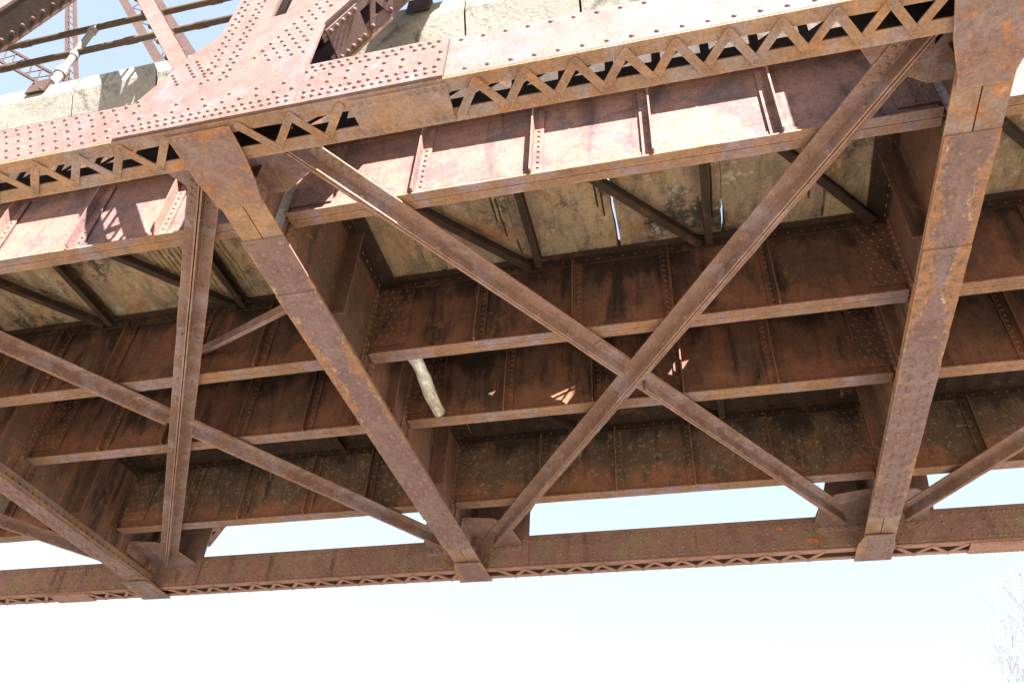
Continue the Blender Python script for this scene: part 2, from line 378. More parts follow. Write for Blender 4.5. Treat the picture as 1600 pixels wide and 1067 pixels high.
for x0, x1 in ((-2.155, -2.01), (.6623, .82)):
    m = MB(); m.box(x0, x1, B0, B1-.001, ZC-.004, ZC-.001)
    for x in fr(x0+.01, x1-.01, .0135):
        m.rivet((x, B0+.006, ZC-.004), (0, 0, -1), .004, 6); m.rivet((x, B1-.006, ZC-.004), (0, 0, -1), .004, 6)
    m.build('batten_plate', M['farlace'], cf)
fpoly = {'c': [(-.846, 1.093), (-.846, 1.15), (-.80, 1.26), (-.72, 1.40), (-.43, 1.40), (-.515, 1.236), (-.515, 1.006), (-.835, 1.006)],
         'r': [(.292, 1.093), (.325, 1.155), (.36, 1.26), (.40, 1.40), (.69, 1.40), (.612, 1.236), (.598, 1.09), (.598, 1.006), (.292, 1.006)],
         'l': [(-1.93, 1.093), (-1.90, 1.19), (-1.85, 1.26), (-1.80, 1.40), (-1.50, 1.40), (-1.604, 1.236), (-1.604, 1.006), (-1.93, 1.006)]}
for k, xc in PITCH:
    m = MB(); m.prism([(x, B0-.0042, z) for x, z in fpoly[k]], (0, .0038, 0))
    for z in (1.012, 1.030, 1.050, 1.070, 1.086):
        x = xc-.13+(.012 if z in (1.03, 1.07) else 0)
        while x < xc+.155:
            if random.random() > .12: m.rivet((x, B0-.0042, z), (0, -1, 0), .0046, 6)
            x += .031
    m.build('gusset_plate', M['far'], cf)
for (px, pz) in ((.195, 1.072), (.271, 1.031), (.285, 1.029)):
    m = MB(); pts = []
    for k in range(11):
        a = 2*math.pi*k/11; r = random.uniform(.6, 1.1)*(.0075 if px < .25 else .0085); pts.append((px+r*math.cos(a)*1.1, B0-.0006, pz+r*.9*math.sin(a)))
    m.prism(pts, (0, -.0012, 0)); o = m.build('scale_patch', M['orange'], cf); o['label'] = 'bright orange rust scale patch'

# ------------------------------------------------------------------ truss members above the chords
def post(xc, y0, y1, z0, z1, name, label, mat, rivets=True, group='truss posts'):
    r = thing(name, label, 'truss post', (xc, (y0+y1)/2, z0), group)
    for y, yo in ((y0, .005), (y1-.005, .005)):
        m = MB(); m.box(xc-.031, xc+.049, y, y+yo, z0, z1)
        if rivets and y == y0:
            for cx in (-.021, -.010, .013, .023):
                z = 1.41+(.006 if cx in (-.010, .023) else 0)
                while z < min(z1, 2.2): m.rivet((xc+cx, y, z), (0, -1, 0), .0044, 8); z += .0205
        m.build('side_plate', mat, r)
    m = MB(); m.box(xc-.004, xc, y0+.005, y1-.005, z0, z1); m.build('diaphragm', mat, r)
    return r
def laced_member(p, q, y0, y1, w, name, label, cat, mat, group, lace=True, tie=True, zig=.055, lace_to=1e9, ea=.018, lw=.013):
    """box member from p to q (x, z): two side plates, edge angles and lacing on its under side"""
    p = V3((p[0], 0, p[1])); q = V3((q[0], 0, q[1])); d = (q-p).normalized(); n = V3((d.z, 0, -d.x))
    if n.z > 0: n = -n               # n points to the lower side
    r = thing(name, label, cat, (p.x, (y0+y1)/2, p.z), group)
    L = (q-p).length
    for y in (y0, y1-.005):
        m = MB(); m.prism([V3((a.x, y, a.z)) for a in (p-n*w/2, q-n*w/2, q+n*w/2, p+n*w/2)], (0, .005, 0)); m.build('side_plate', mat, r)
    if not lace: return r
    for s in (1, -1):
        for ya, yb in ((y0+.005, y0+.005+ea), (y1-.005-ea, y1-.005)):
            m = MB(); a = p+n*s*(w/2-.0035); b = q+n*s*(w/2-.0035)
            m.prism([V3((a.x, ya, a.z)), V3((b.x, ya, b.z)), V3((b.x, yb, b.z)), V3((a.x, yb, a.z))], n*s*.003); m.build('edge_angle', mat, r)
    s0 = 0
    if tie:
        m = MB(); a = p+n*(w/2+.0005)+d*.010; b = a+d*.085
        m.prism([V3((a.x, y0+.006, a.z)), V3((b.x, y0+.006, b.z)), V3((b.x, y1-.006, b.z)), V3((a.x, y1-.006, a.z))], n*.003)
        for k in range(5):
            c = a+d*(.009+.0165*k)+n*.003
            for yy in (y0+.012, y1-.012): m.rivet((c.x, yy, c.z), n, .0046, 8, .9)
        m.build('batten_plate', mat, r); s0 = .100
    for sgn in (1, -1):
        k = 0; t0 = s0+.012
        while t0+zig < L and t0 < lace_to:
            for (ta, ya), (tb, yb) in (((t0, y1-.014), (t0+zig/2, y0+.014)), ((t0+zig/2, y0+.014), (t0+zig, y1-.014))):
                m = MB(); off = n*sgn*(w/2+.0012); a = p+d*ta+off; b = p+d*tb+off
                m.bar((a.x, ya, a.z), (b.x, yb, b.z), (0, 1, 0), lw, .0022, 1)
                if sgn == 1:
                    e = a+n*.0012; m.rivet((e.x, ya, e.z), n, .0048, 8, .9)
                m.build('lacing_bar', mat, r)
            t0 += zig
    return r
D3 = V3((.470, 0, .883)); D1 = V3((-.527, 0, .850))
def at3(xc, z): return (xc+.168+(z-1.236)/1.878-.046+.0, z)
def rel(d, base, t): return (base[0]+d.x*t, base[1]+d.z*t)
post(FBX['c'], A0, A1, 1.107, 2.6, 'truss_post', 'upright pink truss post with paired rivet columns rising from the big sunlit gusset plate', M['sun'])
b3 = (-.5625, 1.243)   # centre line of the main diagonal at its foot
laced_member((b3[0], b3[1]), rel(D3, b3, 3.2), A0, A1, .0865, 'truss_diagonal', 'steep sunlit diagonal leaning right from the big gusset plate, zigzag lacing on its underside', 'truss diagonal', M['sun'], 'truss diagonals', lace_to=1.2)
bl = (b3[0]+FBX['l']-FBX['c'], b3[1])
o = laced_member(bl, rel(D3, bl, 3.2), A0, A1, .0865, 'truss_diagonal', 'dark underside of a truss diagonal crossing the top left corner of the photo', 'truss diagonal', M['sun'], 'truss diagonals', lace=False)
dn = V3((.883, 0, -.470)); m = MB(); a = V3((bl[0], 0, bl[1]))+dn*.040; b = a+D3*3.2
m.prism([V3((a.x, A0+.006, a.z)), V3((b.x, A0+.006, b.z)), V3((b.x, A1-.006, b.z)), V3((a.x, A1-.006, a.z))], dn*.002)
for k in range(60):
    c = a+D3*(.02+.03*k)+dn*.002; m.rivet((c.x, A1-.020, c.z), dn, .0046, 8, .8)
m.build('cover_plate', M['web'], o)
br = (b3[0]+FBX['r']-FBX['c'], b3[1])
m1 = (-.7485, 1.160)
laced_member(m1, rel(D1, m1, 2.6), A0, A1, .0285, 'truss_counter', 'narrow pink counter brace leaning left from the big gusset plate', 'truss brace', M['sun'], 'truss counter braces', tie=False, zig=.085, lace_to=1.3, ea=.007, lw=.008)
# right panel point, out of the photo's frame but casting the shade on the right end of the sunlit girder
post(FBX['r'], A0, A1, 1.107, 2.4, 'truss_post', 'truss post above the right floor beam, beyond the top edge of the photo', M['sun'], False)
mr = (m1[0]+FBX['r']-FBX['c'], m1[1])

# far truss
for k, xc in PITCH:
    lab = {'l': 'far truss diagonal with a bit of zigzag lacing showing under the girders at left', 'c': 'far truss diagonal behind the girders above the middle floor beam', 'r': 'far truss diagonal behind the girders above the right floor beam'}[k]
    b = (xc-FBX['c']+b3[0], b3[1])
    laced_member((b[0]-.03, b[1]-.056), rel(D3, b, 1.2), B0, B1, .0865, 'truss_diagonal', lab, 'truss diagonal', M['farlace'], 'truss diagonals', tie=False, zig=.06, lace_to=.4)
def laced_pair(p0, p1, q0, q1, y, w, label, name='truss_brace', cross=True, mat=None, n=14, fw=.03, seg=None):
    """two flange bars (p0-p1, q0-q1) with lattice between, at depth y"""
    mat = mat or M['upper']
    r = thing(name, label, 'truss brace', (p1[0], y, p1[1]), 'far truss members')
    for a, b in ((p0, p1), (q0, q1)):
        m = MB(); m.bar((a[0], y, a[1]), (b[0], y, b[1]), (0, 1, 0), w, fw); m.build('flange_bar', mat, r)
    for i in range(n):
        f0, f1 = i/n, (i+1)/n
        A = V3((p0[0]+(p1[0]-p0[0])*f0, y, p0[1]+(p1[1]-p0[1])*f0)); B = V3((q0[0]+(q1[0]-q0[0])*f1, y, q0[1]+(q1[1]-q0[1])*f1))
        C = V3((q0[0]+(q1[0]-q0[0])*f0, y, q0[1]+(q1[1]-q0[1])*f0)); D = V3((p0[0]+(p1[0]-p0[0])*f1, y, p0[1]+(p1[1]-p0[1])*f1))
        m = MB(); m.bar(A-V3((0, w*.4, 0)), B-V3((0, w*.4, 0)), (1, 0, 0), .010, .004); m.build('lacing_bar', mat, r)
        if cross: m = MB(); m.bar(C+V3((0, w*.4, 0)), D+V3((0, w*.4, 0)), (1, 0, 0), .010, .004); m.build('lacing_bar', mat, r)
    return r
def ext(a, b, t0, t1): return (a[0]+(b[0]-a[0])*t0, a[1]+(b[1]-a[1])*t0), (a[0]+(b[0]-a[0])*t1, a[1]+(b[1]-a[1])*t1)
p0, p1 = ext((-4.5191, 6.0844), (-4.0194, 5.0372), -.15, 1.6); q0, q1 = ext((-4.432, 6.046), (-3.93, 4.998), -.15, 1.6)
laced_pair(p0, p1, q0, q1, 2.15, .022, 'slim laced member of the far truss standing behind the pipe railing at left', n=16, fw=.024, cross=False)
p0, p1 = ext((-3.885, 5.813), (-3.150, 4.69), -.12, 1.5); q0, q1 = ext((-3.5396, 5.6746), (-2.9357, 4.7326), -.12, 1.5)
laced_pair(p0, p1, q0, q1, 2.15, .03, 'wide laced member of the far truss behind the narrow pink counter brace', n=6, fw=.062)
p0, p1 = ext((-4.6457, 5.3488), (-3.9704, 4.773), -.5, 1.3); q0, q1 = ext((-4.69, 5.2211), (-4.0571, 4.6986), -.5, 1.3)
laced_pair(p0, p1, q0, q1, 2.15, .025, 'low sloping laced strut of the far truss at the left edge below the railing', n=9, fw=.016)

# ------------------------------------------------------------------ floor beams
def floor_beam(k, label):
    xc, hw = FBX[k], FBHW[k]
    r = thing('floor_beam', label, 'floor beam', (xc, 1.4, 1.0), 'floor beams')
    m = MB(); m.box(xc-.0035, xc+.0035, A1+.001, B0-.005, ZC+.003, SZ1-.004)
    for s in (-1, 1):                      # rivet rows through the flange angles
        for y in fr(.67, 2.10, .026):
            m.rivet((xc+s*.0065, y, ZC+.022), (s, 0, 0), .004, 6); m.rivet((xc+s*.0065, y, SZ1-.022), (s, 0, 0), .004, 6)
    wb = m.build('web', M['fb'], r)
    aw = .0385 if k != 'l' else .034
    for z0, z1, nm, mat in ((ZC, ZC+.003, 'bottom_angle', M['under']), (SZ1-.003, SZ1, 'top_angle', M['black'])):
        for s in (-1, 1):
            m = MB(); x0, x1 = sorted((xc+s*.0012, xc+s*aw)); m.box(x0, x1, A1+.012, B0-.012, z0, z1)
            x0, x1 = sorted((xc+s*.0036, xc+s*.0064)); m.box(x0, x1, A1+.012, B0-.012, *((z1, z1+.036) if z0 == ZC else (z0-.036, z0)))
            m.build(nm, mat, r)
    # riveted cover plates under the bottom flange, stepped in layers
    ya, yb = {'c': (.797, 1.988), 'r': (.804, 1.956), 'l': (.80, 2.044)}[k]
    mids = {'c': (.93, 1.80), 'r': (1.03, 1.845), 'l': (1.0, 1.9)}[k]
    m = MB(); m.worn((xc, ya, ZC-.0005), (xc, yb, ZC-.0005), (0, 0, 0), (-hw, 0, 0), (0, 0, -.003)); m.worn((xc, ya, ZC-.0005), (xc, yb, ZC-.0005), (0, 0, 0), (hw, 0, 0), (0, 0, -.003)) 
    m2 = MB(); m2.worn((xc, mids[0], ZC-.0036), (xc, mids[1], ZC-.0036), (-hw+.0006, 0, 0), (hw-.0006, 0, 0), (0, 0, -.0034))
    for i, y in enumerate(fr(ya+.012, yb-.012, .021)):
        zz = ZC-.007 if mids[0] < y < mids[1] else ZC-.0035
        if mids[0]-.006 < y < mids[0] or mids[1] < y < mids[1]+.006: continue
        mm = m2 if mids[0] < y < mids[1] else m
        for s in (-1, 1):
            mm.rivet((xc+s*hw*(.34 if i % 2 else .74), y, zz), (0, 0, -1), .0056, 8, .85)
            if y > 1.35 and i % 2 == 0: mm.rivet((xc+s*hw*.36, y+.0105, zz), (0, 0, -1), .0056, 8, .85)
    m.build('cover_plate', M['cover'], r); m2.build('cover_plate', M['cover'], r)
    # connection plates covering the underside of the chords
    P = {'c': ([(-.7285, .574), (-.6235, .574), (-.6255, .6285), (-.633, .68), (-.6432, .7185), (-.718, .7185), (-.727, .66)],
               [(-.7204, 2.069), (-.643, 2.069), (-.640, 2.10), (-.6375, B1), (-.7385, B1), (-.732, 2.11)]),
         'r': ([(.374, .574), (.505, .574), (.493, .625), (.475, .69), (.464, .7235), (.398, .7235), (.396, .70), (.3825, .6464)],
               [(.3952, 2.048), (.4661, 2.048), (.4735, 2.10), (.4735, B1), (.379, B1), (.381, 2.10)]),
         'l': ([(-1.83, .574), (-1.71, .574), (-1.72, .64), (-1.735, .72), (-1.805, .72), (-1.82, .64)],
               [(-1.82, 2.06), (-1.737, 2.06), (-1.728, 2.10), (-1.727, B1), (-1.83, B1), (-1.826, 2.10)])}[k]
    for j, poly in enumerate(P):
        m = MB(); m.prism([(x, y, ZC-.0045) for x, y in poly], (0, 0, -.0032)); z = ZC-.0077
        if j == 0:
            for a in (-.032, -.018, .018, .032):
                for y in (.648, .664, .682, .700):
                    if random.random() > .18: m.rivet((xc+a*.9-.004*(a < 0), y+random.uniform(-.002, .002), z), (0, 0, -1), .0048, 8)
            for a in fr(-.042, .042, .0125):
                if k == 'c': m.rivet((xc+a+.006, .5815, z), (0, 0, -1), .0042, 8)
        else:
            for a in (-.028, -.016, .016, .028):
                for y in fr(2.078, B1-.008, .0175): m.rivet((xc+a, y, z), (0, 0, -1), .0044, 6)
        m.build('connection_plate', M['conn'] if j == 0 else M['cover'], r)
    # angles that carry the stringers
    for i, y in enumerate(SY):
        for s in (-1, 1):
            for e in (-1, 1):
                m = MB(); x0, x1 = sorted((xc+s*.0036, xc+s*.0068)); a, b = sorted((y+e*.0092, y+e*.034)); m.box(x0, x1, a, b, ZC+.0415, SZ1-.0415)
                for z in fr(ZC+.05, SZ1-.05, .0165):
                    for q in (.016, .027): m.rivet((xc+s*.0068, y+e*q, z+(.006 if q > .02 else 0)), (s, 0, 0), .0038, 6)
                m.build('connection_angle', M['grey'] if i == 0 and e < 0 else M['fb'], r)  # near-side angles get the sky light painted in as grey
    # vertical stiffeners on both faces
    for y, w in ((.700, .022), (1.04, .034), (1.365, .022), (1.70, .034), (2.06, .022)):
        for s in (-1, 1):
            m = MB(); x0, x1 = sorted((xc+s*.0036, xc+s*.0066)); m.box(x0, x1, y, y+.024, ZC+.040, SZ1-.041)
            x0, x1 = sorted((xc+s*.0066, xc+s*(.0066+w))); m.box(x0, x1, y, y+.003, ZC+.040, SZ1-.041)
            for z in fr(ZC+.05, SZ1-.05, .019): m.rivet((xc+s*.0066, y+.014, z), (s, 0, 0), .004, 6)
            m.build('stiffener', M['fb'], wb)
    return r
floor_beam('l', 'left floor beam cut by the photo edge, its lavender underside meeting the far chord')
floor_beam('c', 'middle floor beam slanting from the big gusset plate, orange rust flaking along its edges')
floor_beam('r', 'right floor beam dropping steeply from the top right corner to the far chord')

# ------------------------------------------------------------------ stringers
BAY = {'L': (FBX['l'], FBX['c']), 'C': (FBX['c'], FBX['r']), 'R': (FBX['r'], XR), 'K': (XL+.05, FBX['l'])}
STX = {'L': [-1.535, -1.345, -1.132, -.945], 'C': [-.43, -.2185, -.015, .1885], 'R': [.69, .90, 1.11, 1.31], 'K': [-2.62, -2.42, -2.21, -2.0]}
def stringer(i, bay, label):
    y = SY[i]; x0, x1 = BAY[bay]; x0 += .0075; x1 -= .0075
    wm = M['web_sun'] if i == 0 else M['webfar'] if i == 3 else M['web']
    r = thing('stringer', label, 'stringer', ((x0+x1)/2, y, SZ0), 'stringers under the deck')
    m = MB(); m.box(x0, x1, y-.0028, y+.0028, SZ0+.0012, SZ1)
    for s in (-1, 1):
        a, b = sorted((y+s*.0028, y+s*.0056)); m.box(x0+.004, x1-.004, a, b, SZ0+.0031, SZ0+.027)
    for z in (SZ0+.017, SZ1-.015):
        for x in fr(x0+.08, x1-.08, .027): m.rivet((x, y-.0056, z), (0, -1, 0), .0029, 6)
    wb = m.build('web', wm, r)
    for s in (-1, 1):
        m = MB(); m.worn((x0+.004, y, SZ0), (x1-.004, y, SZ0), (0, s*.0009, 0), (0, s*.0172, 0), (0, 0, .003))
        m.build('bottom_flange', M['flange'], r)
    m = MB()
    m.box(x0+.004, x1-.004, y-.0170, y+.0170, SZ1+.0003, SZ1+.0030)
    for s in (-1, 1):
        a, b = sorted((y+s*.0028, y+s*.0056)); m.box(x0+.004, x1-.004, a, b, SZ1-.026, SZ1+.0003)
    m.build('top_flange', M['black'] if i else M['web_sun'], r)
    for sx in STX[bay]:
        fl = 1 if sx < -.05 else -1
        m = MB(); a, b = sorted((sx, sx+fl*.017)); m.box(a, b, y-.0086, y-.0058, SZ0+.0045, SZ1-.027)
        a, b = sorted((sx-fl*.003, sx)); m.box(a, b, y-.026, y-.0058, SZ0+.0045, SZ1-.027)
        for z in fr(SZ0+.012, SZ1-.036, .0155): m.rivet((sx+fl*.0088, y-.0086, z), (0, -1, 0), .0036, 8)
        m.build('stiffener', wm, wb)
    for xa, xb, e in ((x0, x0+.082, 0), (x1-.062, x1, 1)):
        if (bay == 'R' and e) or (bay == 'K' and not e): continue
        m = MB(); m.box(xa, xb, y-.0088, y-.0059, SZ0+.029, SZ1-.028)
        for x in fr(xa+.013, xb-.013, .0165):
            for q, z in enumerate(fr(SZ0+.038, SZ1-.037, .019)): m.rivet((x+(.004 if q % 2 else -.004), y-.0088, z), (0, -1, 0), .0036, 8)
        m.build('end_plate', wm, wb)
    return r
W = {0: 'first girder from the viewer', 1: 'second girder from the viewer', 2: 'third girder from the viewer', 3: 'fourth and farthest girder'}
stringer(0, 'C', 'sunlit pink girder between the middle and right floor beams, under the slab edge')
stringer(0, 'L', 'sunlit red girder left of the middle floor beam with a latticed shadow on its web')
stringer(0, 'R', 'bright sunlit scrap of girder right of the right floor beam, at the photo edge')
stringer(1, 'C', 'second girder from the viewer between the middle and right floor beams, behind the crossing braces')
stringer(1, 'L', 'second girder from the viewer left of the middle floor beam, lavender lower flange')
stringer(1, 'R', 'second girder from the viewer right of the right floor beam, at the right edge')
stringer(2, 'C', 'third girder between the middle and right floor beams, spots of sunlight on its web')
stringer(2, 'L', 'third girder from the viewer left of the middle floor beam, orange lower flange')
stringer(2, 'R', 'third girder from the viewer right of the right floor beam, nearly black')
stringer(3, 'C', 'farthest girder between the middle and right floor beams, above the strip of sky')
stringer(3, 'L', 'farthest girder left of the middle floor beam, speckled, above the strip of sky')
stringer(3, 'R', 'farthest girder right of the right floor beam, above the sky behind a single brace')
stringer(3, 'K', 'short visible scrap of the farthest girder left of the left floor beam')
stringer(2, 'K', 'third girder from the viewer left of the left floor beam at the photo edge')

# ------------------------------------------------------------------ lateral bracing in the plane just under the stringers
LZ = 1.0715
def lateral(p, q, label, broken=None, fw=.056, end_r=True):
    p = V3((p[0], p[1], LZ)); q = V3((q[0], q[1], LZ)); d = (q-p).normalized(); s = V3((-d.y, d.x, 0)); L = (q-p).length
    r = thing('lateral_brace', label, 'brace', p, 'crossed lateral braces')
    za = LZ if broken is None else LZ+.0034        # the spliced brace passes just above the unbroken one
    ranges = [(0, L)] if broken is None else [(0, broken-.034), (broken+.034, L)]
    for j in (-1, 1):
        m = MB()
        A, B = p.copy(), q.copy(); A.z = B.z = za; m.worn(A, B, s*j*.0012, s*j*fw/2, (0, 0, .003))
        for a, b in ranges:
            A, B = p+d*a, p+d*b; A.z = B.z = za-.0002; m.worn(A+s*j*.0012, B+s*j*.0012, (0, 0, 0), (0, 0, -.026), s*j*.003)
        for t in fr(.14, L-.14, .085):
            if broken is not None and abs(t-broken) < .06: continue
            c = p+d*t+s*j*.0042; m.rivet((c.x, c.y, LZ-.015), s*j, .0044, 8)
            if broken is None or abs(t-broken) > .15:
                c = p+d*(t+.03)+s*j*.017; m.rivet((c.x, c.y, za), (0, 0, -1), .0040, 8)
        for e in (0, 1):
            for i in range(6):
                for kk, off in enumerate((.011, .021)):
                    t = (.03+i*.0165+kk*.008) if e == 0 else L-(.03+i*.0165+kk*.008)
                    c = p+d*t+s*j*off; m.rivet((c.x, c.y, za), (0, 0, -1), .0046, 8)
        m.build('angle', M['lat'], r)
    if broken is not None:
        c = p+d*broken
        for j in (-1, 1):
            m = MB(); A, B = c-d*.13, c+d*.13; A.z = B.z = za-.0003; m.prism([A+s*j*.0048, B+s*j*.0048, B+s*j*.0262, A+s*j*.0262], (0, 0, -.0028))
            for t in (-.118, -.098, -.078, -.058, .058, .078, .098, .118): e = c+d*t+s*j*.0165; m.rivet((e.x, e.y, za-.0031), (0, 0, -1), .0044, 8)
            m.build('splice_plate', M['lat'], r)
    return r
def cross(xl, xr, la, lb, both=True):
    # A: near-left to far-right (spliced at the crossing), B: near-right to far-left (continuous)
    a0, a1 = (xl+.095, .672), (xr-.074, 2.082); b0, b1 = (xr-.052, .66), (xl+.078, 2.08)
    # crossing parameter along A
    ax, ay = a1[0]-a0[0], a1[1]-a0[1]; bx, by = b1[0]-b0[0], b1[1]-b0[1]
    t = ((b0[0]-a0[0])*by-(b0[1]-a0[1])*bx)/(ax*by-ay*bx); L = math.hypot(ax, ay)
    if la: lateral(a0, a1, la, t*L)
    if lb: lateral(b0, b1, lb)
cross(FBX['c'], FBX['r'], 'centre brace running down to the right, spliced where it passes behind the other brace', 'centre brace running down to the left from the top right, unbroken at the crossing')
cross(FBX['l'], FBX['c'], 'brace crossing the left bay down to the right, ending at the middle floor beam', 'steep brace in the left bay, with a dark gap between its two angles')
cross(FBX['r'], 1.5, None, 'lone brace at the right edge running down to the foot of the right floor beam')
cross(-2.88, FBX['l'], 'short end of a brace showing below the left floor beam at the left edge', None)
def lat_gusset(poly, chord_y, fbx, side, label):
    m = MB(); m.prism([(x, y, LZ+.0031) for x, y in poly], (0, 0, .0035))
    r = thing('lateral_gusset', label, 'gusset plate', (poly[0][0], poly[0][1], LZ), 'brace gusset plates')
    for x, y in [(fbx+side*(.026+.011*i), y) for i in range(2) for y in fr(min(p[1] for p in poly)+.02, max(p[1] for p in poly)-.015, .018)]:
        m.rivet((x, y, LZ+.0031), (0, 0, -1), .0046, 8)
    m.build('plate', M['lat'], r)
    ys = sorted((chord_y, chord_y+(.022 if chord_y < 1 else -.022)))
    xs = [p[0] for p in poly]
    m = MB(); m.box(min(xs), max(xs), ys[0] if chord_y < 1 else ys[1]-.003, ys[0]+.003 if chord_y < 1 else ys[1], LZ-.020, LZ+.003)
    for x in fr(min(xs)+.012, max(xs)-.012, .017):
        yy = ys[0]+.003 if chord_y < 1 else ys[1]-.003
        m.rivet((x, yy, LZ-.010), (0, 1 if chord_y < 1 else -1, 0), .0046, 8)
    m.build('chord_angle', M['lat'], r)
    m = MB(); a, b = sorted((fbx+side*.0068, fbx+side*.0098)); y0, y1 = min(p[1] for p in poly)+.006, max(p[1] for p in poly)-.006
    m.box(a, b, y0, y1, LZ-.024, LZ+.003)
    a, b = sorted((fbx+side*.0098, fbx+side*.046)); m.box(a, b, y0, y1, LZ, LZ+.003)
    for y in fr(y0+.01, y1-.01, .018): m.rivet((fbx+side*.0098, y, LZ-.011), (side, 0, 0), .0046, 8)
    m.build('beam_angle', M['lat'], r)
for k, s, bx, nm in (('c', 1, 'C', 'right'), ('c', -1, 'L', 'left'), ('r', -1, 'C', 'left'), ('r', 1, 'R', 'right'), ('l', 1, 'L', 'right')):
    x = FBX[k]; which = {'c': 'middle', 'r': 'right', 'l': 'left'}[k]
    if k != 'l':
        lat_gusset([(x+s*.010, A1+.001), (x+s*.150, A1+.001), (x+s*.146, .685), (x+s*.128, .715), (x+s*.045, .763), (x+s*.010, .763)], A1+.0005, x, s, f'brace gusset plate on the {nm} of the {which} floor beam at the near chord')
    lat_gusset([(x+s*.010, B0-.0048), (x+s*.146, B0-.0048), (x+s*.132, 2.01), (x+s*.098, 1.972), (x+s*.030, 1.958), (x+s*.010, 1.958)], B0-.0045, x, s, f'brace gusset plate on the {nm} of the {which} floor beam at the far chord')
# thin loose brace in the left bay
m = MB(); A, B = V3((-.70, .974, 1.024)), V3((-1.1355, 1.232, 1.156)); m.bar(A, B, (0, 0, 1), .024, .003)
d = (B-A).normalized(); m.bar(A+V3((0, .011, .011)), B+V3((0, .011, .011)), (0, 1, 0), .022, .003)
tag(m.build('thin_brace', M['lat'], None, A), 'thin dark brace slanting behind the steep left brace to the middle floor beam', 'brace')

# ------------------------------------------------------------------ deck: precast panels with curbs, seams partly open
seams = [-2.30, -2.08, -1.86, -1.64, -1.42, -1.205, -1.001, -.78, -.56, -.335, -.115, .1085, .312, .535, .76, .98, 1.2]
TH = .036; YN, YF = .775, 2.03
def jag(x, ys, amp, seed):
    return [(x+amp*(mnoise.noise(V3((y*19, seed*3.1, 0)))+.5*mnoise.noise(V3((y*53, seed*7.7, 4.)))), y) for y in ys]
ys = fr(.80, 2.0, .0125)
gaps = {-.115: lambda y: .0012+(.0055 if .97 < y < 1.235 else 0), .1085: lambda y: .001+(.005 if 1.155 < y < 1.235 else 0),
        -.335: lambda y: .001+(.0035 if 1.165 < y < 1.21 else 0), .312: lambda y: .001+(.006 if 1.15 < y < 1.225 else 0)}
def notch(x, y):                       # broken corners that let spots of sun through
    if x == -.115 and 1.268 < y < 1.362: return .105*(1-abs(y-1.315)/.050)
    if x == -.335 and 1.325 < y < 1.352: return .036
    if x == .1085 and 1.325 < y < 1.385: return .05
    return 0
def edge(x, side, seed):
    pts = jag(x, ys, .0016, seed); out = []
    for px, y in pts:
        g = gaps.get(x, lambda y: .0012)(y)/2
        px = px-side*g
        if side == 1: px -= max(0, notch(x, y))
        out.append((px, y))
    return out
curb_prof = [(.775, 1.281), (.7480, 1.341), (.7492, 1.3425), (.7215, 1.4015), (.7228, 1.403), (.6945, 1.4615), (.6935, 1.506), (.700, 1.518), (.760, 1.518), (.774, SOF+TH+.004), (.802, SOF+TH), (.802, SOF), (.790, 1.283)]
names = {-.335: 'the one with a bright open seam on its right side, third from the right floor beam'}
def side_of(xm):
    if xm < FBX['l']: return 'left of the left floor beam'
    if xm < FBX['c']: return 'left of the middle floor beam'
    if xm < FBX['r']: return 'between the middle and right floor beams'
    return 'right of the right floor beam'
order = ['first', 'second', 'third', 'fourth', 'fifth', 'sixth']
cnt = {}
